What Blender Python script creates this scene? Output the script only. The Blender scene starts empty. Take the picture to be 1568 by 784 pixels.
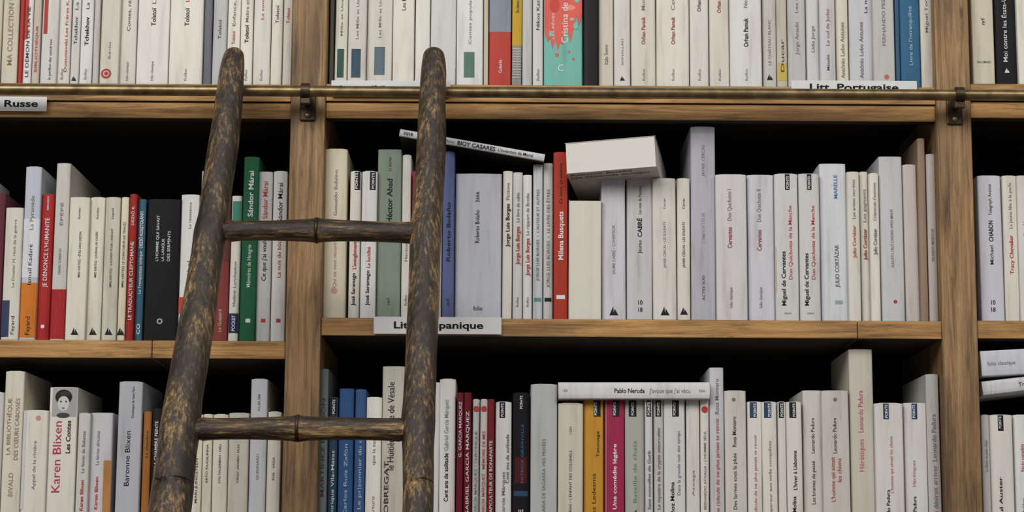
import bpy, math, random
from mathutils import Vector, Matrix, noise
random.seed(7)
scene = bpy.context.scene
scene.view_settings.view_transform = 'Standard'
scene.view_settings.look = 'None'

# ---------------------------------------------------------------- camera
F = 3200.0            # focal length in units of a 1568 px wide frame
D = 2.6
T = math.atan(0.16)
ROLL = 0.006
ZC = 1.95
Fw = Vector((0, math.cos(T), math.sin(T)))
R0 = Vector((1, 0, 0)); U0 = Vector((0, -math.sin(T), math.cos(T)))
Rr = R0*math.cos(ROLL) + U0*math.sin(ROLL)
Uu = U0*math.cos(ROLL) - R0*math.sin(ROLL)
CAM = Vector((0, -D, ZC - D*math.tan(T)))
def W(u, v, y=0.0):
    d = Fw + Rr*((u-784)/F) + Uu*((392-v)/F)
    t = (y-CAM.y)/d.y
    return CAM + d*t
cam = bpy.data.cameras.new("camera"); camo = bpy.data.objects.new("camera", cam)
scene.collection.objects.link(camo)
cam.sensor_width = 36; cam.lens = 36*F/1568
m = Matrix((Rr, Uu, -Fw)).transposed().to_4x4(); m.translation = CAM
camo.matrix_world = m
cam.clip_start = 0.05
scene.camera = camo
PX = D/F   # metres per px near shelf front

def lin(c):
    r = []
    for x in c[:3]:
        x /= 255.0
        r.append(x/12.92 if x <= 0.04045 else ((x+0.055)/1.055)**2.4)
    return (r[0], r[1], r[2], 1.0)

# ---------------------------------------------------------------- materials
def newmat(name):
    mt = bpy.data.materials.new(name); mt.use_nodes = True
    nt = mt.node_tree
    return mt, nt, nt.nodes['Principled BSDF']
def N(nt, t, **kw):
    n = nt.nodes.new(t)
    for k, v in kw.items(): setattr(n, k, v)
    return n
def ramp(nt, stops):
    r = nt.nodes.new('ShaderNodeValToRGB')
    e = r.color_ramp.elements
    while len(e) < len(stops): e.new(0.5)
    for i, (p, c) in enumerate(stops):
        e[i].position = p; e[i].color = c if len(c) == 4 else (*c, 1)
    return r
def coords(nt, scale):
    tc = N(nt, 'ShaderNodeTexCoord'); mp = N(nt, 'ShaderNodeMapping')
    mp.inputs['Scale'].default_value = scale
    nt.links.new(tc.outputs['Object'], mp.inputs['Vector'])
    return mp
def wood(name, axis, dark, mid, light, rough=0.6):
    mt, nt, b = newmat(name)
    s = [95, 95, 95]; s[axis] = 4.5
    mp = coords(nt, s)
    n1 = N(nt, 'ShaderNodeTexNoise'); n1.inputs['Scale'].default_value = 1.8
    n1.inputs['Detail'].default_value = 12; n1.inputs['Roughness'].default_value = 0.78
    n1.inputs['Distortion'].default_value = 0.7
    nt.links.new(mp.outputs[0], n1.inputs['Vector'])
    s2 = [14, 14, 14]; s2[axis] = 3.0
    mp2 = coords(nt, s2)
    n2 = N(nt, 'ShaderNodeTexNoise'); n2.inputs['Scale'].default_value = 1.3; n2.inputs['Detail'].default_value = 7
    nt.links.new(mp2.outputs[0], n2.inputs['Vector'])
    r1 = ramp(nt, [(0.36, lin(dark)), (0.5, lin(mid)), (0.66, lin(light))])
    nt.links.new(n1.outputs['Fac'], r1.inputs[0])
    r2 = ramp(nt, [(0.34, (0.50, 0.48, 0.46)), (0.5, (0.92, 0.92, 0.92)), (0.68, (1.12, 1.1, 1.06))])
    nt.links.new(n2.outputs['Fac'], r2.inputs[0])
    mx = N(nt, 'ShaderNodeMixRGB', blend_type='MULTIPLY'); mx.inputs[0].default_value = 1
    nt.links.new(r1.outputs[0], mx.inputs[1]); nt.links.new(r2.outputs[0], mx.inputs[2])
    nt.links.new(mx.outputs[0], b.inputs['Base Color'])
    b.inputs['Roughness'].default_value = rough
    bp = N(nt, 'ShaderNodeBump'); bp.inputs['Strength'].default_value = 0.5; bp.inputs['Distance'].default_value = 0.0015
    nt.links.new(n1.outputs['Fac'], bp.inputs['Height']); nt.links.new(bp.outputs[0], b.inputs['Normal'])
    return mt
M_POST = wood('oak_post', 2, (88, 66, 42), (152, 118, 78), (184, 150, 106))
M_BOARD = wood('oak_board', 0, (106, 76, 40), (180, 134, 76), (208, 166, 106))
def simple(name, col, rough=0.6, metal=0.0, nscale=20, var=0.25):
    mt, nt, b = newmat(name)
    mp = coords(nt, (1, 1, 1))
    n = N(nt, 'ShaderNodeTexNoise'); n.inputs['Scale'].default_value = nscale; n.inputs['Detail'].default_value = 6
    nt.links.new(mp.outputs[0], n.inputs['Vector'])
    c = lin(col)
    r = ramp(nt, [(0.3, tuple(x*(1-var) for x in c[:3])), (0.7, tuple(min(1, x*(1+var)) for x in c[:3]))])
    nt.links.new(n.outputs['Fac'], r.inputs[0]); nt.links.new(r.outputs[0], b.inputs['Base Color'])
    b.inputs['Roughness'].default_value = rough; b.inputs['Metallic'].default_value = metal
    return mt
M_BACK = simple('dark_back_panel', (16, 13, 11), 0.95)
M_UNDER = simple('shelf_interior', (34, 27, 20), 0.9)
M_BRASS = simple('aged_brass', (126, 108, 76), 0.36, 0.75, 45, 0.55)
M_IRON = simple('dark_bracket_metal', (66, 54, 40), 0.42, 0.7, 60, 0.4)
M_LABEL = simple('label_card', (216, 217, 217), 0.55, 0, 8, 0.04)
M_FLOOR = wood('floor_parquet', 1, (60, 42, 26), (100, 72, 46), (126, 94, 62), 0.4)
M_WALL = simple('plaster_wall', (150, 145, 135), 0.9, 0, 3, 0.06)

def attrmat(name, rough, streak=True):
    mt, nt, b = newmat(name)
    a = N(nt, 'ShaderNodeAttribute', attribute_name='Col')
    if streak:
        mp = coords(nt, (70, 70, 8))
        n = N(nt, 'ShaderNodeTexNoise'); n.inputs['Scale'].default_value = 1.3; n.inputs['Detail'].default_value = 7
        n.inputs['Roughness'].default_value = 0.62
        nt.links.new(mp.outputs[0], n.inputs['Vector'])
        r = ramp(nt, [(0.25, (0.72, 0.70, 0.67)), (0.45, (0.94, 0.94, 0.93)), (0.62, (1, 1, 1))])
        nt.links.new(n.outputs['Fac'], r.inputs[0])
        mx = N(nt, 'ShaderNodeMixRGB', blend_type='MULTIPLY'); mx.inputs[0].default_value = 1
        nt.links.new(a.outputs['Color'], mx.inputs[1]); nt.links.new(r.outputs[0], mx.inputs[2])
        nt.links.new(mx.outputs[0], b.inputs['Base Color'])
        bp = N(nt, 'ShaderNodeBump'); bp.inputs['Strength'].default_value = 0.4; bp.inputs['Distance'].default_value = 0.001
        nt.links.new(n.outputs['Fac'], bp.inputs['Height']); nt.links.new(bp.outputs[0], b.inputs['Normal'])
    else:
        nt.links.new(a.outputs['Color'], b.inputs['Base Color'])
    b.inputs['Roughness'].default_value = rough
    b.inputs['Specular IOR Level'].default_value = 0.15
    return mt
M_COVER = attrmat('printed_book_cover', 0.5)
M_INK = attrmat('printed_ink', 0.55, False)
def pagemat(name, sc, lo, hi):
    mt, nt, b = newmat(name)
    mp = coords(nt, sc)
    n = N(nt, 'ShaderNodeTexNoise'); n.inputs['Scale'].default_value = 1.0; n.inputs['Detail'].default_value = 1
    nt.links.new(mp.outputs[0], n.inputs['Vector'])
    r = ramp(nt, [(0.3, lin(lo)), (0.7, lin(hi))])
    nt.links.new(n.outputs['Fac'], r.inputs[0]); nt.links.new(r.outputs[0], b.inputs['Base Color'])
    b.inputs['Roughness'].default_value = 0.85
    return mt
M_PAGE = pagemat('paper_pages', (900, .3, .3), (212, 207, 194), (220, 216, 204))
M_PAGEH = pagemat('paper_pages_flat', (.3, .3, 900), (214, 211, 203), (221, 218, 210))
def laddermat(name, scale):
    mt, nt, b = newmat(name)
    mp = coords(nt, scale)
    n1 = N(nt, 'ShaderNodeTexNoise'); n1.inputs['Scale'].default_value = 1; n1.inputs['Detail'].default_value = 11
    n1.inputs['Roughness'].default_value = 0.82
    nt.links.new(mp.outputs[0], n1.inputs['Vector'])
    mp2 = coords(nt, tuple(x*0.16+3 for x in scale))
    n2 = N(nt, 'ShaderNodeTexNoise'); n2.inputs['Scale'].default_value = 1; n2.inputs['Detail'].default_value = 5
    nt.links.new(mp2.outputs[0], n2.inputs['Vector'])
    ad = N(nt, 'ShaderNodeMath', operation='MULTIPLY_ADD'); ad.inputs[1].default_value = 0.70
    sc = N(nt, 'ShaderNodeMath', operation='MULTIPLY'); sc.inputs[1].default_value = 0.30
    nt.links.new(n2.outputs['Fac'], sc.inputs[0])
    nt.links.new(n1.outputs['Fac'], ad.inputs[0]); nt.links.new(sc.outputs[0], ad.inputs[2])
    r = ramp(nt, [(0.44, lin((28, 22, 16))), (0.505, lin((60, 46, 32))), (0.545, lin((112, 88, 56))), (0.62, lin((190, 158, 106)))])
    nt.links.new(ad.outputs[0], r.inputs[0]); nt.links.new(r.outputs[0], b.inputs['Base Color'])
    rr = ramp(nt, [(0.45, (0.3, 0.3, 0.3)), (0.6, (0.55, 0.55, 0.55))])
    nt.links.new(ad.outputs[0], rr.inputs[0]); nt.links.new(rr.outputs[0], b.inputs['Roughness'])
    bp = N(nt, 'ShaderNodeBump'); bp.inputs['Strength'].default_value = 0.6; bp.inputs['Distance'].default_value = 0.0015
    nt.links.new(n1.outputs['Fac'], bp.inputs['Height']); nt.links.new(bp.outputs[0], b.inputs['Normal'])
    return mt
M_LADV = laddermat('worn_varnish_upright', (250, 250, 24))
M_LADH = laddermat('worn_varnish_rung', (24, 250, 250))

# ---------------------------------------------------------------- mesh helpers
class Buf:
    def __init__(s): s.v = []; s.f = []; s.c = []; s.m = []
    def add(s, vs, fs, col, mi=0, M=None):
        o = len(s.v)
        for p in vs:
            p = Vector(p)
            s.v.append(M @ p if M else p)
        for f in fs:
            s.f.append([i+o for i in f]); s.c.append(col); s.m.append(mi)
    def obj(s, name, mats, parent=None, smooth=False):
        me = bpy.data.meshes.new(name); me.from_pydata([tuple(p) for p in s.v], [], s.f)
        for mt in mats: me.materials.append(mt)
        me.polygons.foreach_set('material_index', s.m)
        at = me.color_attributes.new('Col', 'FLOAT_COLOR', 'CORNER')
        data = []
        for f, c in zip(s.f, s.c): data += list(c)*len(f)
        at.data.foreach_set('color', data)
        if smooth: me.polygons.foreach_set('use_smooth', [True]*len(s.f))
        me.update()
        ob = bpy.data.objects.new(name, me); scene.collection.objects.link(ob)
        if parent: ob.parent = parent
        return ob
def empty(name):
    e = bpy.data.objects.new(name, None); scene.collection.objects.link(e); return e
def box(name, x0, x1, y0, y1, z0, z1, mat, parent=None, bev=0.0015, under=None):
    b = Buf()
    vs = [(x0,y0,z0),(x1,y0,z0),(x1,y1,z0),(x0,y1,z0),(x0,y0,z1),(x1,y0,z1),(x1,y1,z1),(x0,y1,z1)]
    fs = [(3,2,1,0),(4,5,6,7),(0,1,5,4),(1,2,6,5),(2,3,7,6),(3,0,4,7)]
    b.add(vs, fs, (1,1,1,1))
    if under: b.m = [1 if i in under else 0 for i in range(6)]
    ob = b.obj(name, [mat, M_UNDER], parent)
    if bev:
        md = ob.modifiers.new('bevel', 'BEVEL'); md.width = bev; md.segments = 2
    return ob
def tube(pts, rads, seg=28, step=0.006, jitter=0.0, dome0=False, dome1=False, wob=0.0):
    P = [Vector(p) for p in pts]; out = []; ro = []
    n = len(P)
    for i in range(n-1):
        p0 = P[max(i-1,0)]; p1 = P[i]; p2 = P[i+1]; p3 = P[min(i+2,n-1)]
        k = max(2, int((p2-p1).length/step))
        for j in range(k):
            t = j/k
            q = 0.5*((2*p1)+(p2-p0)*t+(2*p0-5*p1+4*p2-p3)*t*t+(3*p1-p0-3*p2+p3)*t**3)
            out.append(q); ro.append(rads[i]*(1-t)+rads[i+1]*t)
    out.append(P[-1]); ro.append(rads[-1])
    if dome0:
        d = (out[0]-out[1]).normalized(); r = ro[0]; c = out[0]
        ex = [(c+d*r*math.sin(a), r*math.cos(a)) for a in [math.radians(x) for x in (86,72,58,44,30,15)]]
        out = [e[0] for e in ex]+out; ro = [e[1] for e in ex]+ro
    vs = []; fs = []
    for i, (c, r) in enumerate(zip(out, ro)):
        d = (out[min(i+1,len(out)-1)]-out[max(i-1,0)]).normalized()
        a = d.cross(Vector((0,1,0)) if abs(d.y) < 0.9 else Vector((1,0,0))).normalized(); bb = d.cross(a)
        for s in range(seg):
            an = 2*math.pi*s/seg
            dr = 1+jitter*noise.noise(Vector((math.cos(an)*1.2+c.x*5, math.sin(an)*1.2, c.z*14+c.x*9)))
            vs.append(c+(a*math.cos(an)+bb*math.sin(an))*r*dr)
    for i in range(len(out)-1):
        for s in range(seg):
            fs.append((i*seg+s, i*seg+(s+1)%seg, (i+1)*seg+(s+1)%seg, (i+1)*seg+s))
    fs.append(tuple(range(seg))[::-1]); fs.append(tuple((len(out)-1)*seg+s for s in range(seg)))
    return vs, fs

# text -> mesh cache
_tc = {}
def textmesh(s, bold):
    k = (s, bold)
    if k in _tc: return _tc[k]
    cu = bpy.data.curves.new('t', 'FONT'); cu.body = s; cu.size = 1; cu.resolution_u = 3
    cu.offset = {0: 0.002, 1: 0.016, 2: 0.026}[int(bold)]
    ob = bpy.data.objects.new('t', cu); scene.collection.objects.link(ob)
    dg = bpy.context.evaluated_depsgraph_get(); ev = ob.evaluated_get(dg)
    me = ev.to_mesh()
    vs = [v.co.copy() for v in me.vertices]; fs = [tuple(p.vertices) for p in me.polygons]
    ev.to_mesh_clear(); bpy.data.objects.remove(ob); bpy.data.curves.remove(cu)
    if not vs: vs = [Vector((0,0,0))]
    w = max(v.x for v in vs); x0 = min(v.x for v in vs)
    _tc[k] = (vs, fs, x0, max(1e-4, w-x0)); return _tc[k]

# ---------------------------------------------------------------- book
def profile(w, d, off=0.0):
    r = min(0.0024, w*0.3); b = min(0.0008, w*0.04)
    pts = [(-w/2, d)]
    for a in (0, 22, 45, 68, 90):
        a = math.radians(a); pts.append((-w/2+r-r*math.cos(a), r-r*math.sin(a)))
    for k in range(1, 6):
        x = -w/2+r+(w-2*r)*k/6; pts.append((x, -b*(1-(2*x/w)**2)))
    for a in (90, 68, 45, 22, 0):
        a = math.radians(a); pts.append((w/2-r+r*math.cos(a), r-r*math.sin(a)))
    pts.append((w/2, d))
    if off:
        q = []
        for x, y in pts:
            q.append((x*(1-2*off/w), y+off if y < d*0.9 else y))
        pts = q
    return pts
def make_book(buf, ink, M, w, h, d, col, texts=(), marks=(), flip=False, pm=1):
    """local: x across the spine, z up, spine at y=0 facing -y"""
    c = lin(col)
    if flip: Mb = M @ Matrix.Translation((0, d, 0)) @ Matrix.Rotation(math.pi, 4, 'Z')
    else: Mb = M
    po = profile(w, d); pi = profile(w, d, 0.0006); n = len(po)
    # slightly bumped corner at the head of the spine
    dz = random.uniform(0, 0.0008)
    vs = [(x,y,0) for x,y in po]+[(x,y,h-(dz if y < .004 and abs(x) > w*.3 else 0)) for x,y in po]+[(x,y,0) for x,y in pi]+[(x,y,h-(dz if y < .004 and abs(x) > w*.3 else 0)) for x,y in pi]
    fs = []
    for i in range(n-1):
        fs.append((i, i+1, n+i+1, n+i))
        fs.append((2*n+i+1, 2*n+i, 3*n+i, 3*n+i+1))
        fs.append((n+i, n+i+1, 3*n+i+1, 3*n+i))
        fs.append((i+1, i, 2*n+i, 2*n+i+1))
    for e in (0, n-1): fs.append((e, n+e, 3*n+e, 2*n+e))
    buf.add(vs, fs, c, 0, Mb)
    x = w/2-0.0007; y0 = 0.0016; y1 = d-(0.0008 if flip else 0.002); z0 = 0.0009; z1 = h-0.0012
    vs = [(-x,y0,z0),(x,y0,z0),(x,y1,z0),(-x,y1,z0),(-x,y0,z1),(x,y0,z1),(x,y1,z1),(-x,y1,z1)]
    buf.add(vs, [(3,2,1,0),(4,5,6,7),(0,1,5,4),(1,2,6,5),(2,3,7,6),(3,0,4,7)], (.6,.6,.55,1), pm, Mb)
    def ysurf(xx):
        b = min(0.0008, w*0.04); return -b*(1-(2*xx/w)**2)
    lay = 0.00012
    for mk in marks:
        k = mk[0]; lay += 0.00004
        if k == 'b':
            _, z0, z1, cc, f0, f1 = mk
            z0 = max(z0, 0.0); z1 = min(z1, h-dz)
            if f0 <= 0 and f1 >= 1:
                pr = [(a*(1+2*lay/w), b-lay) for a, b in po[1:-1]]
            else:
                pr = [(w*(f0-0.5+(f1-f0)*t/4), 0) for t in range(5)]
                pr = [(a, ysurf(a)-lay) for a, _ in pr]
            m = len(pr)
            buf.add([(a,b,z0) for a,b in pr]+[(a,b,z1) for a,b in pr], [(i,i+1,m+i+1,m+i) for i in range(m-1)], lin(cc), 0, Mb)
        elif k == 'p':
            _, poly, cc = mk
            vv = [(w*(a-0.5), -0.0009-lay, min(z, h)) for a, z in poly]
            buf.add(vv, [tuple(range(len(vv)))], lin(cc), 0, Mb)
        elif k == 'c':
            _, zc, r, cc, off, asp = mk
            vv = [(off+r*math.cos(2*math.pi*i/20), -0.0009-lay, zc+asp*r*math.sin(2*math.pi*i/20)) for i in range(20)]
            buf.add(vv, [tuple(range(20))], lin(cc), 0, Mb)
        elif k == 't':
            _, zc, r, cc = mk
            for sx in (-0.5, 0.45):
                vv = [(sx*r-r*.5, -0.0009-lay, zc-r), (sx*r+r*.55, -0.0009-lay, zc-r), (sx*r*0.3, -0.0009-lay, zc+r*(1 if sx < 0 else .5))]
                buf.add(vv, [(0,1,2)], lin(cc), 0, Mb)
    for t in texts:
        s, z0, z1, ch, cc, off, bold, mode = t
        if not s: continue
        vv, ff, tx0, tw = textmesh(s, bold)
        sy = ch/0.72
        if mode == 2: sx = sy*0.85
        else: sx = (z1-z0)/tw if z1 is not None else sy*0.82
        if z1 is None and z0+sx*tw > h-0.006: sx = (h-0.006-z0)/tw
        o = []
        for p in vv:
            a = (p.x-tx0)*sx; b = p.y*sy - ch/2
            if mode == 0: q = (off-b, -0.0012, z0+a)
            elif mode == 1: q = (off+b, -0.0012, (z1 if z1 is not None else z0)-a)
            else: q = (off+a-tw*sx/2, -0.0012, z0+b)
            o.append(q)
        ink.add(o, ff, lin(cc), 0, M)

AUTH = ["Anton Tchekhov","Léon Tolstoï","Ivan Bounine","Nicolas Gogol","Alexandre Pouchkine","Italo Svevo","Elsa Morante","Dino Buzzati","Juan Rulfo","Carlos Fuentes","Álvaro Mutis","Ernesto Sabato","Javier Marías","Julio Cortázar","Luis Sepúlveda"]
TITL = ["La Dame au petit chien","Nouvelles","Le Manteau","Les Allées sombres","La Storia","Le Désert des Tartares","Pedro Páramo","Terra Nostra","Le Tunnel","Demain dans la bataille","Récits complets","Les armes secrètes","Le vieux qui lisait","Un printemps froid","La maison verte"]
K=(36,36,40); RD=(184,64,58); GY=(120,120,124); WH=(226,226,228); BR=(150,124,98)
Wt=(227,225,221); CR=(222,216,200); GL=(205,205,207); LV=(211,210,219)

def stand(buf, ink, x0, x1, top, col, texts=None, marks=(), base=487, zb=0, y=None, flip=False, depth=None):
    if y is None: y = 0.013+random.random()*0.010
    a = W(x0, base, y).x; b = W(x1, base, y).x
    w = b-a-0.0010; cx = (a+b)/2
    uc = (x0+x1)/2
    zb = zb+0.0004
    def z(v): return W(uc, v, y).z - zb
    h = z(top)
    d = depth or min(0.19, h*0.63)
    v = random.uniform(0.93, 1.015); wm = random.uniform(-3, 9)
    col = (min(255, col[0]*v+wm*.4), min(255, col[1]*v), min(255, col[2]*v-wm*(1 if min(col) > 60 else 0)))
    tt = []
    if texts is None:
        au = random.choice(AUTH); ti = random.choice(TITL)
        hp = min(6.5, (x1-x0)*0.36); n = base-top
        tt.append((au, z(base-n*0.14), None, hp*PX, random.choice([GY,(96,96,100),GY]), 0, False, 0))
        if n > 150: tt.append((ti, z(base-n*0.58), None, hp*PX*0.9, random.choice([GY,RD,GY]), 0, False, 0))
    else:
        for t in texts:
            s, vb, vt, hp, cc = t[:5]; off = t[5]*PX if len(t) > 5 else 0
            bold = t[6] if len(t) > 6 else False; mode = t[7] if len(t) > 7 else 0
            if cc == K and hp <= 6 and not bold: cc = (70, 70, 74)
            tt.append((s, z(vb), z(vt) if vt is not None else None, hp*PX*0.88, cc, off, bold, mode))
    mm = []
    for k in marks:
        if k[0] == 'b': mm.append(('b', z(k[2]), z(k[1]), k[3], k[4] if len(k) > 4 else 0, k[5] if len(k) > 5 else 1))
        elif k[0] == 'p': mm.append(('p', [(f, z(v)) for f, v in k[1]], k[2]))
        elif k[0] == 'c': mm.append(('c', z(k[1]), k[2]*PX, k[3], k[4]*PX if len(k) > 4 else 0, k[5] if len(k) > 5 else 1))
        elif k[0] == 't': mm.append(('t', z(k[1]), k[2]*PX, k[3]))
    M = Matrix.Translation((cx, y, zb)) @ Matrix.Rotation(math.radians(random.uniform(-.22, .22)), 4, 'Y') @ Matrix.Rotation(math.radians(random.uniform(-.5, .5)), 4, 'Z')
    make_book(buf, ink, M, w, h, d, col, tt, mm, flip)

def lying(buf, ink, uL, vL, uR, vR, thick, col, depth, texts, y=0.012, flip=False, marks=(), pitch=0.0, yaw=0.0, below=()):
    """spine along the line (lower-left)->(lower-right); thick in px"""
    a = W(uL, vL, y); b = W(uR, vR, y)
    L = (b-a).length; ang = math.atan2(b.z-a.z, b.x-a.x)
    w = thick*PX
    M = Matrix.Translation(a) @ Matrix.Rotation(math.radians(yaw), 4, 'Z') @ Matrix.Rotation(-ang, 4, 'Y') @ Matrix.Rotation(math.radians(pitch), 4, 'X') @ Matrix.Translation((0,0,w/2)) @ Matrix.Rotation(math.pi/2, 4, 'Y')
    mk = [('b', q[1]*L, q[2]*L, q[3], 0, 1) for q in marks]
    make_book(buf, ink, M, w, L, depth, col, [(s, p0*L, p1*L, hp*PX*.9, cc, 0, bd, 0) for s, p0, p1, hp, cc, bd in texts], mk, flip, 2)
    for s, p0, p1, yy, ch, cc in below:      # lettering on the cover that faces down
        vv, ff, tx0, tw = textmesh(s, False)
        sx = (p1-p0)*L/tw; sy = ch/.72
        ink.add([(w/2+0.0004, yy-p.y*sy, p0*L+(p.x-tx0)*sx) for p in vv], ff, lin(cc), 0, M)

# ---------------------------------------------------------------- bookcase
case = empty('bookcase')
xl = W(467, 392).x; xr = W(1466, 392).x; pw = 54*PX/2
DEP = 0.27
pitch = xr-xl
posts = [xl-pitch, xl, xr, xr+pitch]
ztop = 2.75
for i, x in enumerate(posts):
    box('post_%d' % (i+1), x-pw, x+pw, -0.004, DEP, 0.0, ztop, M_POST, case, 0.002)
zA = W(967, 131).z; zAL = W(220, 128).z
zB = W(967, 489).z; zBL = W(220, 521).z
zC = W(967, 838).z; zCL = W(220, 858).z
zAR = W(1530,128).z; zBR = W(1530, 491).z; zCR = W(1530, 842).z
bays = [(posts[0]+pw, posts[1]-pw, (zAL, zBL, zCL)), (posts[1]+pw, posts[2]-pw, (zA, zB, zC)), (posts[2]+pw, posts[3]-pw, (zAR, zBR, zCR))]
th = 28*PX; k = 0
gap = zB-zC
for bi, (x0, x1, zs) in enumerate(bays):
    e = 0.0003
    zz = list(zs)
    for q in (1, 2, 3):
        if zs[2]-gap*q > 0.1: zz.append(zs[2]-gap*q)
    zz.append(zs[0]+gap+0.02)
    for zi, z in enumerate(zz):
        k += 1
        cut = {0: W(233, 530).x, 1: W(1313, 500).x, 2: x0+0.5}[bi]
        if zi == 0: cut = None
        segs = [(x0+e, x1-e)] if cut is None else [(x0+e, cut-0.0004), (cut+0.0004, x1-e)]
        for j, (a, b) in enumerate(segs):
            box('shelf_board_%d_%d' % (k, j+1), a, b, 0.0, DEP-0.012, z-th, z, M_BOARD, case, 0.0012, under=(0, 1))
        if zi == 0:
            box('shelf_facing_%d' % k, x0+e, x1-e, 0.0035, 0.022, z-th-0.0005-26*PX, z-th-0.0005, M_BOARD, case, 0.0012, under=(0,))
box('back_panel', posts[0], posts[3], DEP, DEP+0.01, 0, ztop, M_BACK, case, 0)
box('plinth', posts[0]+pw, posts[3]-pw, 0.02, 0.04, 0, 0.09, M_BOARD, case, 0.001)
box('floor', -3.5, 3.5, -4.6, 0.6, -0.05, 0.0, M_FLOOR, None, 0)
box('wall_back', -3.5, 3.5, DEP+0.02, DEP+0.12, 0, 3.6, M_WALL, None, 0)

# ---------------------------------------------------------------- rows of books
def fill(buf, ink, xa, xb, base, zb, tops):
    x = xa
    while x < xb-8:
        w = random.choice([14, 18, 22, 26, 30, 36]); w = min(w, xb-x)
        stand(buf, ink, x, x+w, random.choice(tops), random.choice([Wt, CR, LV, GL, Wt, (170,60,55), (80,100,130)]), None, (), base, zb)
        x += w
def row(name, specs, base, zb, fills=()):
    buf, ink = Buf(), Buf()
    for s in specs:
        kw = s[6] if len(s) > 6 else {}
        stand(buf, ink, s[0], s[1], s[2], s[3], s[4] if len(s) > 4 else None, s[5] if len(s) > 5 else (), base, zb, **kw)
    for f in fills: fill(buf, ink, f[0], f[1], base, zb, f[2])
    return buf, ink
def finish(name, buf, ink):
    o = buf.obj(name, [M_COVER, M_PAGE, M_PAGEH]); ink.obj('spine_titles', [M_INK], o)

# --- top row
TL = [
 (0,26,-140,CR,[("MA COLLECTION LITTÉRAIRE",100,-60,9,BR)]),
 (26,33,-90,(190,60,55),[]),
 (33,47,-80,Wt,[("LE DÉMON DE LA VIE",118,10,6,K)],[('b',-80,60,(176,74,66),0,.5)]),
 (47,60,-90,(206,196,190),[("BIBLIOTHÈQUE",110,40,4,RD)]),
 (60,86,-100,Wt,[("le pavillon des cancéreux",122,60,5,K,2)],[('b',-100,52,(176,64,56),0.1,.35)]),
 (86,106,-90,Wt,[("Dostoïevski Les Frères K.",110,0,5,RD,3),("folio",122,106,5,GY,-2)]),
 (106,120,-90,Wt,[("Tchekhov",68,26,6,K),("La Mouette",15,-50,6,GY)],[('t',120,4,K)]),
 (120,140,-92,Wt,[("Tchekhov",70,26,7,K,0,True),("La Dame au petit",14,-70,6,K),("folio",122,106,5,GY)]),
 (140,151,-90,GL,[]), (151,181,-92,CR,[("Récits",90,64,4,GY)],[('c',113,8,(172,66,62),-4),('c',113,5,(216,180,170),-4),('c',113,3,(172,66,62),-4)]),
 (181,207,-100,Wt,[("Contes, récits et nouvelles",48,-70,6,K),("folio classique",124,95,4.5,GY)]),
 (207,257,-96,Wt,[("Tolstoï",40,12,8,K,0,True),("Les Cosaques",6,-70,7,GY),("folio classique",124,94,5,GY)]),
 (257,310,-96,Wt,[("Tolstoï",40,12,8,K,0,True),("La mort d'Ivan",3,-70,7,RD),("folio",124,106,5,GY)]),
 (310,323,-96,(120,120,128),[]), (323,345,-98,GL,[("Tolstoï",60,30,6,K)]),
 (345,366,-98,Wt,[("Enfance, adolescence",40,-60,5.5,GY),("Tolstoï",68,48,6,RD)]),
 (366,386,-98,Wt,[("Tolstoï",66,38,7,K,0,True),("Maître et",34,0,6,GY),("folio",124,107,5,GY)]),
 (386,413,-98,Wt,[("La sonate à",30,-20,5,RD),("folio",124,107,5,GY)]),
 (413,431,-98,Wt,[("Tolstoï",36,8,6,K)]), (431,446,-90,Wt,[("Tolstoï",36,12,6,RD)]),
]
b1, i1 = row('', TL, 128, zAL, [(-260, 0, (-100, -80, -60))])
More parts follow.
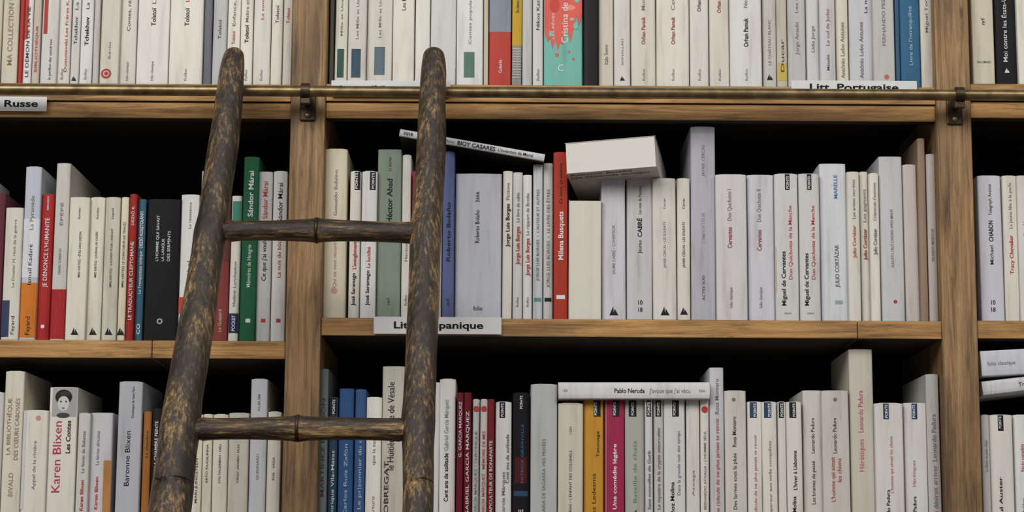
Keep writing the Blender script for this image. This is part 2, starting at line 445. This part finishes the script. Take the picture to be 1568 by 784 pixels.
TM = [
 (503,511,-100,(120,124,118),[]),
 (511,531,-100,CR,[("Mille et Une Nuits",55,-30,4,GY)],[('b',75,119,(58,88,80),.2,.75)]),
 (531,560,-100,Wt,[("Les Mille et Une Nuits",60,-30,5,GY)],[('b',75,119,(64,84,100),.2,.72)]),
 (560,600,-102,Wt,[("Les Mille et Une Nuits",58,-30,5,GY)],[('b',72,115,(98,116,124),.3,.72)]),
 (600,634,-98,Wt,[("Les Mille et une nuits",16,-60,7,K)]),
 (634,658,-98,Wt,[]), (658,698,-100,Wt,[]),
 (698,740,-96,Wt,[("Contes populaires de",68,-30,5,GY)],[('b',80,119,(94,128,112),.28,.68)]),
 (740,748,-90,CR,[]),
 (748,783,-95,(200,76,66),[("Galaade",112,92,6,WH)],[('b',-95,49,(140,148,162))]),
 (783,799,-95,(150,152,158),[("Sciascia",20,-5,6,K)],[('b',-95,70,(202,164,52))]+[('b',74+4*j,75.5+4*j,(190,190,194),.1,.9) for j in range(12)]),
 (799,815,-99,GL,[]), (815,832,-95,Wt,[("Nikos Kazantzaki",46,-30,6,K),("folio",124,106,5,GY)]),
 (832,893,-100,(128,196,182),[("Cristina de Mel",66,-20,12,WH,2),("C",104,104.01,13,WH,-4,False,2),("LES RÊVES",60,20,4,(190,230,222),-16)],
   [('p',[(0.02,-98),(0.98,-98),(0.98,22),(.9,40),(.84,24),(.76,46),(.68,66),(.62,52),(.55,46),(.48,70),(.42,66),(.36,78),(.3,60),(.22,76),(.16,58),(.1,64),(.02,50)],(226,104,92)),
    ('c',40,4,(128,196,182),20,1.4),('c',12,9,(236,150,130),10,.5),('c',84,3,(226,104,92),-10),('c',79,2,(226,104,92),9),('c',8,8,(208,80,74),-14,1.6),('c',52,3,(128,196,182),-20,1.5),('c',30,4,(170,190,180),14,.6),('c',-2,5,(128,196,182),22,1.4),('c',90,2,(226,104,92),16)]),
 (893,916,-100,(38,34,36),[]), (916,940,-100,CR), (940,966,-98,Wt,[("SONALLAH",100,60,4,GY)],[('t',120,4,K)]),
 (966,1005,-98,Wt,[("Orhan Pamuk",68,26,7,(150,76,68),0,True),("Mon nom est Rouge",16,-70,7,GY),("folio",124,106,5,GY)]),
 (1005,1056,-98,Wt,[("Orhan Pamuk",68,26,7,(150,76,68),0,True),("Cevdet Bey",16,-40,7,GY),("folio",124,106,5,GY)]),
 (1056,1086,-98,Wt,[("Orhan Pamuk",18,-20,7,(90,84,120),0,True),("folio",124,106,5,GY)]),
 (1086,1118,-98,Wt,[("Orhan Pamuk",20,-20,7,(150,76,68),0,True),("folio",124,106,5,GY)]),
 (1118,1168,-98,Wt,[("Orhan Pamuk",72,28,8,K,0,True),("Neige",12,-10,7,GY),("folio",124,106,5,GY)]),
 (1168,1190,-98,GL,[("LE CHÂTEAU BLANC",100,30,5,(140,130,110))],[('t',118,5,K)]),
 (1190,1207,-90,(196,190,176),[("Ducar",110,60,6,K)],[('b',96,124,(206,178,90),.1,.9)]),
 (1207,1235,-98,GL,[("Jorge Amado",84,34,6.5,GY),("Les terres du bout",20,-70,6,GY)]),
 (1235,1256,-98,Wt,[("Lídia Jorge",80,40,6,GY)]), (1256,1281,-98,LV,[("Le cul de Judas",70,14,6,(150,100,90)),("Métailié",108,84,5,K)]),
 (1281,1301,-98,CR,[("António Lobo Antunes",120,34,7,(150,140,120),0,True)]),
 (1301,1338,-98,GL,[("António Lobo Antunes",120,34,7,GY,0,True),("La nébuleuse",20,-40,6,K,8)]),
 (1338,1372,-96,(196,198,202),[("FERNANDO PESSOA",70,-20,6,GY)],[('c',118,4,(206,110,100),3)]),
 (1372,1380,-60,(60,100,130),[]),
 (1380,1411,-92,(60,110,148),[("Livre de l'intranquillité",100,10,6.5,(170,195,212))]),
 (1411,1431,-95,Wt,[("Miguel Torga",50,-10,5.5,GY)]),
]
b2, i2 = row('', TM, 131, zA)
TR = [(1490,1525,-100,CR,[("nrf",38,28,7,K,0,False,0),("GALLIMARD",95,92,4,K,0,False,2)]),
 (1525,1560,-96,(30,30,33),[("Moi contre les États-Unis d'Amérique",95,-70,8,WH,-2)],[('t',108,4,WH)]),
 (1560,1590,-100,Wt,[("Paul Beatty",118,90,7,(60,100,150))])]
b3, i3 = row('', TR, 128, zAR, [(1590, 1850, (-100, -80))])
finish('book_row', b1, i1); finish('book_row', b2, i2); finish('book_row', b3, i3)

# --- middle row, left bay
TRI = lambda v: [('t', v, 6, K)]
ML = [
 (-24,0,296,(92,44,54),[]),
 (0,28,318,Wt,[("Fayard",512,484,6,K,4),("Le Dossier H. récit de la guerre",440,336,5,GY,2)],[('b',460,516,(56,66,92),0,.45)]),
 (28,54,255,(196,200,210),[("Ismaïl Kadaré",436,374,7,K),("La Pyramide",352,300,7,GY),("Fayard",513,485,8,K)],[('b',433,517,(208,122,44)),('b',335,425,(216,216,220))]),
 (54,75,297,(170,44,42),[("JE DÉNONCE L'HUMANITÉ",440,334,7.5,WH),("FERENC KARINTHY",322,300,3.5,WH)],[('c',500,3,WH,0)]),
 (75,98,250,(204,202,196),[("ÉPÉPÉ",345,310,5,GY),("FERENC KARINTHY",420,380,4.5,GY)],[('b',443,519,(168,42,46))],dict(depth=.2)),
 (98,130,302,CR,[("IMRE KERTÉSZ • ÊTRE SANS DESTIN",425,355,4,K,3),("Kertész",335,318,4,K)],TRI(507)),
 (130,154,302,CR,[("IMRE KERTÉSZ • JOURNAL DE GALÈRE",425,355,4,K),("Kertész",335,318,4,K)],TRI(507)),
 (154,178,302,CR,[("IMRE KERTÉSZ • KADDISH POUR L'ENFANT",440,350,4,K),("Liquid.",335,318,4,K)],TRI(507)),
 (178,191,302,CR,[("IMRE KERTÉSZ LE CHERCHEUR DE TRACES",440,340,4,K)],TRI(507)),
 (191,204,297,(168,46,42),[("LE TRADUCTEUR CLEPTOMANE",490,370,6,WH),("DEZSŐ K.",345,315,4.5,WH)]),
 (204,218,305,(64,104,128),[("Le Trompettiste tchèque",450,385,5.5,WH),("DEZSŐ KOSZTOLÁNYI",380,324,6,WH,0,True),("CO",512,496,6,WH,0,True)]),
 (218,271,305,(22,22,24),[("L'HOMME QUI SAVAIT",400,330,5,WH,-9),("LA LANGUE",400,366,5,WH,0),("DES SERPENTS",400,354,5,WH,9)],[('c',492,4.5,(180,180,182),-1),('c',492,2.5,(22,22,24),-1)]),
 (271,300,298,Wt,[("de Bábel",450,400,6,GY),("La résistance",350,310,5,GY)],[('b',455,480,(200,70,60),0,.35)]),
 (300,323,262,(180,184,188),[]),
 (323,348,300,(134,62,58),[("Le Guépard",508,474,6,(210,190,170))],[('b',300,400,(108,60,56),0,1)]),
 (348,365,300,Wt,[("Vladimir Lortchenkov",470,400,5,GY),("POCKET",507,483,6,WH,0,True)],[('b',308,345,(70,140,120),.1,.9),('b',480,510,(40,50,80),.05,.95)]),
 (365,390,240,(34,100,66),[("Sándor Márai",332,262,9,WH,0,True),("Mémoires de Hongrie",440,375,7,WH)],[('b',488,494,WH,.4,.7)]),
 (390,413,263,GL,[("Ce que j'ai voulu taire",430,344,8,K),("Sándor Márai",335,278,9,RD)],[('b',488,494,RD,.4,.7)]),
 (413,436,262,Wt,[("La nuit du bûcher",425,355,7,RD),("Sándor Márai",340,280,9,K)],[('b',488,494,RD,.4,.7)]),
]
b, i = row('', ML, 521, zBL, [(-270, -24, (300, 262, 290))])
finish('book_row', b, i)

# --- middle row, centre bay
MM = [
 (493,529,228,CR,[("Gesualdo Bufalino",330,260,6,GY),("Qui ne veut mourir",440,370,6,(170,130,130))],[('c',445,5,(200,150,140),0)]),
 (532,550,262,Wt,[("José Saramago",468,418,6.5,K,-1,True),("L'aveuglement",412,370,6.5,RD,0,True),("POINTS",289,265,4.5,WH,1,True)],[('b',263,291,K,.4,.9)]),
 (550,575,262,Wt,[("José Saramago",468,414,6.5,K,-1,True),("La lucidité",410,378,6.5,RD,0,True),("POINTS",289,265,4.5,WH,5,True)],[('b',263,291,K,.5,.88)]),
 (575,613,229,(130,147,138),[("Héctor Abad",342,274,10,K,0,True),("La Secrète",262,240,5,K),("nrf",466,456,6,K)]),
 (613,628,237,Wt,[("Hector Abad",400,350,5,GY),("folio",468,452,5,GY)]),
 (628,640,262,(150,50,52),[]), (640,676,262,GL,[]),
 (676,695,232,(104,118,172),[("Roberto Bolaño",400,310,7,K),("nrf",468,457,6,K)]),
 (695,768,266,(213,213,222),[("Roberto Bolaño",372,322,7.5,K,-2),("2666",310,294,7,K,-2),("folio",472,472.01,8,K,0,False,2)]),
 (768,784,262,Wt,[("Jorge Luis Borges",378,312,7,K,0,True),("Fictions",306,280,6,GY)]),
 (784,800,264,Wt,[("Jorge Luis Borges",405,347,7,RD,0,True),("Le livre de sable",340,295,6,GY),("folio",470,455,4.5,GY)]),
 (800,815,268,Wt,[("Jorge Luis Borges",422,365,7,RD,0,True),("Le rapport de Brodie",360,296,6,GY),("folio",470,455,4.5,GY)]),
 (815,831,252,(204,208,210),[("JORGE LUIS BORGES  •  L'AUTEUR ET AUTRES",430,290,5,GY)],[('b',456,462,(90,150,140),.15,.85)]),
 (831,847,250,(210,210,210),[("JORGE LUIS BORGES  •  LE LIVRE DES ÊTRES",440,290,5.5,GY)],[('b',456,462,K,.15,.85)]),
 (847,870,233,(172,60,43),[("Milena Busquets",398,324,9,WH,0,True),("Ça aussi, ça passera",312,250,5,(60,30,28))],[('b',452,458,WH,.2,.8)]),
 (870,921,306,(216,210,194),[],(),dict(flip=True,y=0.012)),
 (921,959,272,LV,[("JAUME CABRÉ • CONFITEOR",420,345,5,(140,130,120))],[('t',476,7,K)]),
 (959,1000,268,(213,213,222),[("Jaume",388,368,6.5,K),("CABRÉ",363,334,8,K,0,True),("Les voix du Pamano",328,285,6,K),("10",463,463.01,8,K,1,True,2),("18",474,474.01,8,K,1,True,2)]),
 (1000,1037,273,Wt,[("JAVIER CERCAS • LES SOLDATS",410,340,4.5,GY),("Cercas",320,304,4.5,GY)],[('t',476,7,K)]),
 (1037,1058,273,Wt,[("JAVIER CERCAS • LES SOLDATS",410,340,4.5,K),("Cercas",320,304,4.5,K)],[('t',476,6,K)]),
 (1058,1097,194,(190,190,199),[("JAVIER CERCAS",270,222,5,GY),("L'IMPOSTEUR",372,325,6,(158,158,164)),("ACTES SUD",460,422,5,K)]),
 (1097,1146,267,LV,[("Cervantes",380,348,8,(150,76,68),-3,True),("Don Quichotte I",338,290,7.5,GY,-3),("folio classique",472,440,5.5,GY,-2)]),
 (1146,1188,268,LV,[("Cervantes",384,352,8,(150,76,68),-3,True),("Don Quichotte II",340,290,7.5,GY,-3),("folio classique",472,440,5.5,GY,-2)]),
 (1188,1225,266,Wt,[("Miguel de Cervantes",468,385,7.5,K,-6,True),("Don Quichotte de la Manche",428,315,6.5,RD,5),("POINTS",289,270,4.5,WH,2,True),("POINTS",480,480.01,3,K,0,False,2)],[('b',267,291,K,.45,.65),('b',378,448,(196,170,150),0,.04)]),
 (1225,1258,266,Wt,[("Miguel de Cervantes",468,388,7.5,K,-6,True),("Don Quichotte de la Manche",428,315,6.5,RD,5),("POINTS",289,270,4.5,WH,0,True),("POINTS",480,480.01,3,K,0,False,2)],[('b',267,291,K,.4,.62)]),
 (1258,1300,251,(216,217,222),[("MARELLE",304,268,6.5,(80,130,170),4,True),("JULIO CORTÁZAR",440,375,7,(100,116,100),4,True)],[('b',460,466,(150,170,180),.5,.8)]),
 (1300,1320,263,Wt,[("Julio Cortázar",395,345,6,(180,100,95),0,True),("Les armes secrètes",335,275,5.5,GY)]),
 (1320,1334,263,Wt,[("Julio Cortázar",398,350,6,(150,60,60),0,True),("Les gagnants",340,290,5.5,GY)]),
 (1334,1350,265,Wt,[("Julio Cortázar",390,350,6,GY,0,True),("Crépuscule d'automne",338,280,5,GY)]),
 (1350,1387,240,(206,206,207),[("AUGUSTO CRUZ LONDRES APRÈS MINUIT",410,320,5,GY)],[('c',462,3,RD,3)]),
 (1387,1410,252,(212,203,200),[]),
 (1410,1423,212,(150,130,120),[]),
 (1423,1438,236,(196,192,194),[("EDUARDO MENDOZA",400,350,4.5,GY)]),
]
b, i = row('', MM, 487, zB)
# thin tilted book lying across the tall ones
lying(b, i, 611, 208, 833, 247, 11.5, (30,30,32), 0.13,
      [("Adolfo Bioy",.20,.38,5,GY,False),("BIOY CASARES",.40,.66,7,K,True),("L'invention de Morel",.68,.92,5.5,K,False),("10|18",.03,.09,5,K,True)], y=0.0,
      marks=[('b', .0, 1.0, (206,206,208))])
# thick book on its side, page edges outward, resting on the row
lying(b, i, 867, 266, 1006, 259, 50, (206,203,195), 0.15, [], y=-0.010, flip=True, pitch=-6, yaw=-9,
      below=[("Roberto Bolaño",.04,.72,.012,.0075,(90,86,80)),("Les détectives sauvages",.04,.9,.023,.0075,(90,86,80))])
finish('book_row', b, i)

# --- middle row, right bay
MR = [(1503,1540,269,(213,213,221),[("Michael",405,376,6.5,K),("CHABON",370,338,8,K,0,True),("Telegraph Avenue",330,282,6,K),("10",463,463.01,8,K,0,True,2),("18",474,474.01,8,K,0,True,2)]),
 (1540,1563,269,Wt,[("Tracy Chevalier",420,360,6.5,RD,0,True),("La jeune fille à la perle",350,280,5.5,GY)]),
 (1563,1585,269,Wt)]
b, i = row('', MR, 489, zBR, [(1585, 1850, (250, 269, 262))])
finish('book_row', b, i)

# --- lower row, left bay
LL = [
 (-30,-4,600,GL),
 (-4,27,568,CR,[("LA BIBLIOTHÈQUE",696,610,7,BR,-6),("DES CŒURS CABOSSÉS",704,610,7,BR,6),("BIVALD",760,724,8,BR,0)],(),dict(depth=.155)),
 (27,66,628,Wt,[("Appel de la rivière",750,675,6,GY)],[('c',640,4,(200,150,140),4),('b',628,780,(206,206,210),0,.12)]),
 (66,111,593,Wt,[("Karen Blixen",754,645,15,(176,60,86),-8),("Les Contes",694,644,8,K,9,True)],
   [('b',594,638,(170,170,172),.1,.95),('c',608,13,(40,38,38),0,.9),('c',618,9,(206,204,202),0,1.3),('c',636,10,(70,68,68),0,.4),('c',615,1.4,(40,38,38),-4),('c',615,1.4,(40,38,38),4),('c',625,2.4,(90,60,60),0,.4),('c',603,8,(60,56,56),2,.5)],dict(depth=.155)),
 (111,131,632,GL,[("Karen Blixen",782,735,6,RD,0,True),("Le festin de Babette",724,660,6,GY)]),
 (131,166,632,LV,[("Karen Blixen",780,730,6,RD,-5,True),("La ferme africaine",712,660,6,GY,-5)],[('b',705,880,(190,134,76),.65,1)]),
 (172,210,584,(197,198,206),[("Baronne Blixen",744,660,9,K,-2),("Dominique de Saint Pern",640,592,4.5,K,4)],(),dict(depth=.155)),
 (212,226,630,(172,112,56),[("La chambre",700,660,4.5,K)]),
 (226,241,625,(34,30,32),[("INGER CHRISTENSEN·LA CHAMBRE PEINTE",790,645,5.5,WH)]),
 (241,270,615,GL,[]),(270,288,628,CR,[]),
 (288,305,634,CR,[("MARI JUNGSTEDT",770,700,4,K)],[('t',815,6,K)]),
 (305,321,634,CR,[("ARTO PAASILINNA",740,680,4,K)],[('t',815,6,K)]),
 (321,345,634,CR,[("STIG DAGERMAN • DIEU",740,680,4,K)],[('t',815,6,K)]),
 (345,377,632,CR,[("TORGNY LINDGREN • PAULA",740,680,4,K)],[('t',815,6,K)]),
 (377,404,580,GL,[("QUIGNARD",735,695,4.5,GY),("ALBUM",630,604,4.5,GY)]),
 (404,426,630,CR,[("EGIL · SAGA",735,700,4,K)],[('t',815,6,K)]),
]
b, i = row('', LL, 858, zCL, [(-260, -30, (600, 632, 640))])
finish('book_row', b, i)

# --- lower row, centre bay
LM = [
 (484,499,565,(120,130,130),[("MARTÍNEZ DE PISÓN",760,610,6,K)]),
 (499,515,608,(44,74,98),[("Enrique Vila-Matas",790,690,5.5,WH),("POINTS",634,612,4.5,WH,0,True)],[('b',609,636,K,.2,.8)]),
 (515,539,595,(52,92,142),[("Carlos Ruiz Zafón",790,680,6,(180,195,215)),("folio",660,645,5,(180,195,215))]),
 (539,557,596,(66,100,150),[("Le prisonnier du ciel",780,660,6,(180,195,215))]),
 (557,582,608,Wt,[("Arturo",790,760,6,GY),("que la surface",712,655,6,GY)]),
 (582,618,561,(203,198,184),[("le Huitième livre de Vésale",720,585,12,K,-4,False),("JORDI LLOBREGAT",860,706,8,K,-10),("ROMAN",825,800,6,K,8)],(),dict(depth=.15)),
 (618,645,600,GL,[]),(645,671,585,Wt,[]),
 (671,697,580,Wt,[("Cent ans de solitude",768,694,7.5,K,-2,True),("Gabriel García Márquez",690,612,7.5,(120,152,128),-2)]),
 (697,708,601,(120,32,46),[("G. GARCIA MARQUEZ",700,615,5,WH)]),
 (708,721,601,(108,30,40),[("GABRIEL GARCIA MARQUEZ",790,630,5.5,WH)]),
 (721,733,611,GL,[("GARCÍA MÁRQUEZ • CHRONIQUE",790,660,4.5,GY)],[('c',626,4.5,RD)]),
 (733,745,611,GL,[("GARCÍA MÁRQUEZ · MÉMOIRE DE MES",790,660,5,RD)],[('c',626,4.5,RD)]),
 (745,757,611,(128,40,44),[("L'APICULTEUR DE BONAPARTE",790,675,5.5,WH)]),
 (757,783,615,Wt,[("García Márquez",790,722,6,GY,0,True),("Cent ans de solitude",740,665,5.5,K,6),("POINTS",638,618,4.5,WH,-2,True)],[('b',616,640,K,.25,.6)]),
 (783,811,601,(24,23,30),[("PATRICK GRAINVILLE",740,650,4.5,(70,110,150),2),("DE",812,780,8,WH,0,True),("POINTS",626,606,4.5,WH,0,True)],[('b',700,740,(80,28,28),.15,.85),('b',752,760,(50,76,110),.1,.9)]),
 (811,853,588,(190,193,191),[("JOSEP MARIA DE SAGARRA VIES PRIVÉES",812,672,6,GY)]),
 (853,893,617,(214,210,198),[("FERNANDO MARÍAS • L'ENFANT DES COLONELS",830,690,4.5,K),("1201",665,654,4,K)]),
 (893,925,612,(202,150,62),[("Francisco González Ledesma",880,725,6.5,(60,40,30),0),("Tatouage",700,660,5.5,(60,40,30),6),("POINTS",636,616,4.5,WH,3,True)],[('b',613,638,K,.5,.85),('b',612,880,(166,112,46),0,.08)]),
 (925,957,612,(158,48,80),[("Eduardo Mendoza",880,795,7,WH),("Une comédie légère",780,680,6.5,WH,0,True),("POINTS",636,616,4.5,WH,0,True)],[('b',613,638,K,.4,.75),('b',612,880,(190,136,146),.06,.1)]),
 (957,988,612,(178,181,176),[("Bataille de chats",770,675,6.5,(120,134,126)),("Mendoza",880,780,6,K),("POINTS",636,616,4.5,WH,-3,True)],[('b',613,638,K,.2,.6)]),
 (988,1001,612,GL,[("Mendoza",812,785,6,K,0,True),("Sans nouvelles de Gurb",780,690,5.5,GY,0,True),("POINTS",636,616,4.5,WH,0,True)],[('b',613,638,K,.2,.8)]),
 (1001,1017,612,GL,[("Mendoza",812,785,6,K,0,True),("Le mystère de la crypte ensorcelée",780,655,5.5,GY,0,True),("POINTS",636,616,4.5,WH,0,True)],[('b',613,638,K,.2,.8)]),
 (1017,1051,612,Wt,[("Muñoz Molina",800,738,7,K,-4,True),("Dans la grande nuit des temps",758,660,5.5,GY,6),("POINTS",636,616,4.5,WH,0,True)],[('b',613,638,K,.4,.72)]),
 (1051,1073,612,Wt,[("Atxaga",760,720,4.5,GY)]), (1073,1087,612,Wt,[("BERNARDO ATXAGA • L'HOMME SEUL",780,660,4.5,GY)],[('c',627,5,RD)]),
 (1088,1111,563,(204,204,208),[("L'idée ridicule de ne plus jamais te revoir",800,640,6.5,RD,0),("Rosa Montero",634,580,7,GY)]),
 (1111,1146,598,(210,205,198),[("Des larmes sous la pluie",780,694,6.5,K,-2),("Rosa Montero",684,638,7,K,-2)],[('c',612,3,GY,-2)]),
 (1146,1169,615,Wt,[("L'idée ridicule de ne plus jamais te revoir",812,665,5.5,(170,110,110)),("POINTS",638,618,4.5,WH,0,True)],[('b',616,640,(50,70,100),.15,.65)]),
 (1169,1193,615,Wt,[("L'empereur aux mille conquêtes",800,675,5,GY),("POINTS",638,618,4.5,WH,0,True)],[('b',616,640,(50,70,100),.15,.65)]),
 (1193,1207,615,Wt,[("POINTS",638,618,4.5,WH,0,True)],[('b',616,640,K,.15,.75)]),
 (1207,1232,615,Wt,[("Muñoz Molina",812,760,6.5,K,-2,True),("L'hiver à Lisbonne",750,690,6.5,K,0,True),("POINTS",638,618,4.5,WH,0,True)],[('b',616,640,K,.2,.65)]),
 (1232,1262,598,(208,205,196),[("Les brumes du passé",772,706,6.5,K),("Leonardo Padura",694,640,6.5,K)]),
 (1262,1305,598,(210,206,198),[("L'homme qui aimait",768,700,7.5,RD,-6),("les chiens",738,702,7.5,RD,4),("Leonardo Padura",694,640,6.5,K,-2)],[('c',612,3,GY,0)]),
 (1305,1343,535,(203,200,194),[("Hérétiques",722,672,9,(196,110,106),-2),("Leonardo Padura",662,598,8.5,(190,90,86),-2),("MÉTAILIÉ",840,800,6,K)],(),dict(depth=.15)),
 (1343,1388,617,Wt,[("Leonardo Padura",812,750,6,K,-4,True),("L'homme qui aimait les chiens",755,668,6,(180,120,120),2),("POINTS",640,620,4.5,WH,-4,True)],[('b',618,642,(50,70,100),.3,.5)]),
 (1388,1424,617,Wt,[("Leonardo Padura",820,760,6,K,-4,True),("Hérétiques",745,705,6,(180,120,120),-4),("POINTS",640,620,4.5,WH,-2,True)],[('b',618,642,(50,70,100),.35,.6)]),
 (1424,1445,573,(198,198,204),[("Ce qui désirait arriver",812,712,8,GY,0),("Leonardo Padura",706,634,8,GY)],(),dict(depth=.15)),
]
b, i = row('', LM, 838, zC)
lying(b, i, 855, 611, 1087, 611, 26, (218,218,218), 0.115,
      [("1205",.03,.06,4,GY,False),("Pablo Neruda",.37,.57,8,K,True),("J'avoue que j'ai vécu",.60,.87,8,GY,False),("folio",.93,.97,5,GY,False)], y=0.006)
finish('book_row', b, i)

# --- lower row, right bay
LR = [(1507,1521,635,GL),(1521,1557,635,Wt,[("Paul Auster",800,730,6,K,-4,True),("POINTS",656,638,4.5,WH,-2,True)],[('b',636,660,K,.35,.6)]),(1557,1582,635,Wt)]
b, i = row('', LR, 842, zCR, [(1582, 1850, (635, 640, 628))])
lying(b, i, 1506, 606, 1690, 584, 22, (210,210,214), 0.115, [("Truman Capote",.3,.6,7,K,False)], y=0.008)
lying(b, i, 1504, 577, 1690, 567, 40, (206,207,215), 0.115, [("folio classique",.05,.28,7,GY,False)], y=0.004)
finish('book_row', b, i)

# ---------------------------------------------------------------- ladder rail
rail = empty('ladder_rail')
yr = -0.038; zr = W(784, 141.5, yr).z
rr = 8.6*PX
B_ = Buf(); vs, fs = tube([(posts[0]-.02, yr, zr), (0, yr, zr), (posts[3]+.02, yr, zr)], [rr]*3, 24, 0.05)
B_.add(vs, fs, (1,1,1,1)); o = B_.obj('rail_tube', [M_BRASS], rail, True)
for n, x in enumerate(posts):
    bb = Buf()
    wdt = 0.0055
    S = 28; vs = []; fs = []
    for s in range(S):
        a = 2*math.pi*s/S
        for r_, xx in ((rr+.0004, -wdt), (rr+.0032, -wdt), (rr+.0032, wdt), (rr+.0004, wdt)):
            vs.append((x+xx, yr+r_*math.cos(a), zr+r_*math.sin(a)))
    for s in range(S):
        t = (s+1) % S
        for q in range(4):
            fs.append((s*4+q, s*4+(q+1) % 4, t*4+(q+1) % 4, t*4+q))
    bb.add(vs, fs, (1,1,1,1)); bb.obj('rail_strap_%d' % (n+1), [M_IRON], rail)
    box('rail_arm_%d' % (n+1), x-.004, x+.004, yr+rr+.002, -.007, zr-.012, zr+.002, M_IRON, rail, .0008)
    box('rail_lug_%d' % (n+1), x-.006, x+.006, yr-.004, yr+.004, zr-rr-.010, zr-rr-.002, M_IRON, rail, .001)
    box('rail_plate_%d' % (n+1), x-.010, x+.010, -.0075, -.0042, zr-.031, zr+.013, M_IRON, rail, .0015)
    for dz in (-.024,):
        sb = Buf(); vs, fs = tube([(x, -.0102, zr+dz), (x, -.009, zr+dz), (x, -.0074, zr+dz)], [.0022, .0036, .0038], 16, .001)
        sb.add(vs, fs, (1,1,1,1)); sb.obj('rail_screw_%d' % (n+1), [M_BRASS], rail, True)

# ---------------------------------------------------------------- ladder
lad = empty('wooden_library_ladder')
def yl(v): return -0.074-(v-140)/644*0.20
def lp(u, v): return W(u, v, yl(v))
def rm(px, v): return px/2*(D+yl(v))/F
Lp = [(358,88,33),(355,110,39),(350,160,44),(344,210,47),(335,270,48),(327,330,49),(322,356,52),(317,390,50),(308,450,52),(300,505,54),(290,560,57),(281,610,58),(277,645,61),(275,660,61),(271,690,60),(265,740,62),(260,784,64)]
Rp = [(664,88,34),(664,110,39),(662,160,42),(661,210,45),(658,270,47),(654,330,48),(652,356,51),(651,390,48),(649,450,48),(647,505,49),(645,560,49),(642,610,50),(640,645,54),(640,660,53),(640,690,49),(640,740,48),(640,784,48)]
for nm, L in (('upright_a', Lp), ('upright_b', Rp)):
    pts = [lp(u, v) for u, v, w in L]; rs = [rm(w, v) for u, v, w in L]
    d = (pts[-1]-pts[-6]); d = d/abs(d.z)
    zend = 0.004
    p = pts[-1]; nseg = 6
    for q in range(1, nseg+1):
        zz = p.z+(zend-p.z)*q/nseg
        pts.append(p+d*(p.z-zz)); rs.append(rs[len(L)-1]*(1+0.01*q))
    bb = Buf(); vs, fs = tube(pts, rs, 32, 0.006, jitter=0.06, dome0=True)
    bb.add(vs, fs, (1,1,1,1)); bb.obj(nm, [M_LADV], lad, True)
rA0, rA1 = lp(325, 354), lp(652, 357)
rB0, rB1 = lp(279, 658), lp(640, 659)
stepL = rB0-rA0; stepR = rB1-rA1
def rung(a, b, idx, tc):
    prof = [(0,13),(.06,13.5),(.09,16),(.12,15),(.2,14.6),(.3,15),(.4,16),(tc-.03,17),(tc-.012,18.2),(tc-.004,17),(tc+.004,17),(tc+.012,18.2),(tc+.03,17),(.6,15.6),(.75,15),(.88,15.5),(.92,16.5),(.95,14),(1,13.5)]
    pts = [a.lerp(b, t)+Vector((0,0,0.002*math.sin(math.pi*t))) for t, _ in prof]; rs = [r*PX*1.03 for _, r in prof]
    bb = Buf(); vs, fs = tube(pts, rs, 26, 0.004, jitter=0.06)
    bb.add(vs, fs, (1,1,1,1)); bb.obj('rung_%d' % idx, [M_LADH], lad, True)
    c = a.lerp(b, tc)+Vector((0,0,.002)); dd = (b-a).normalized()
    bb = Buf(); vs, fs = tube([c-dd*.0016, c+dd*.0016], [.0158, .0158], 26, .004)
    bb.add(vs, fs, (1,1,1,1)); bb.obj('rung_ring_%d' % idx, [M_IRON], lad, True)
q = 0
while True:
    a = rA0+stepL*q; b = rA1+stepR*q
    if a.z < 0.12: break
    rung(a, b, q+1, 0.49); q += 1

# ---------------------------------------------------------------- shelf labels
def label(u0, u1, v0, v1, text, t0, t1, hp, vbase, y=-0.0052):
    a = W(u0, v1, y); b = W(u1, v0, y)
    o = box('shelf_label', a.x, b.x, y, y+0.0012, a.z, b.z, M_LABEL, None, 0.0003)
    vv, ff, x0, tw = textmesh(text, 2)
    p = W(t0, vbase, y); q = W(t1, vbase, y)
    sx = (q.x-p.x)/tw; sy = hp*PX/0.7
    ib = Buf(); ib.add([(p.x+(s.x-x0)*sx, y-0.0003, p.z+s.y*sy) for s in vv], ff, lin((22,22,24)))
    ib.obj('label_lettering', [M_INK], o)
label(572, 768, 486, 511, "Litt. Hispanique", 603, 740, 10.5, 502.5)
label(-140, 72, 148, 169, "Littérature Russe", -98, 58, 10.5, 162.5, y=-0.0052)
label(1212, 1404, 124, 147, "Litt. Portugaise", 1240, 1376, 10.5, 138)
label(507, 690, 124, 147, "Litt. d'Orient", 520, 640, 10.5, 141)

# ---------------------------------------------------------------- light
def area(name, loc, target, sx, sy, e, col):
    l = bpy.data.lights.new(name, 'AREA'); l.shape = 'RECTANGLE'; l.size = sx; l.size_y = sy; l.energy = e; l.color = col
    o = bpy.data.objects.new(name, l); scene.collection.objects.link(o)
    o.location = loc; o.rotation_euler = (Vector(target)-Vector(loc)).to_track_quat('-Z', 'Y').to_euler()
area('window_daylight', (-1.5, -3.3, 4.0), (0, 0, 1.75), 2.8, 1.8, 114, (1.0, 0.985, 0.96))
area('fill_light', (1.6, -2.6, 4.0), (0.3, 0, 1.75), 1.6, 1.3, 36, (1.0, 0.95, 0.88))  # weaker fill added from the right, stands for no actual fixture
w = bpy.data.worlds.new('world'); scene.world = w; w.use_nodes = True
w.node_tree.nodes['Background'].inputs[0].default_value = (0.94, 0.95, 1.0, 1)
w.node_tree.nodes['Background'].inputs[1].default_value = 0.20
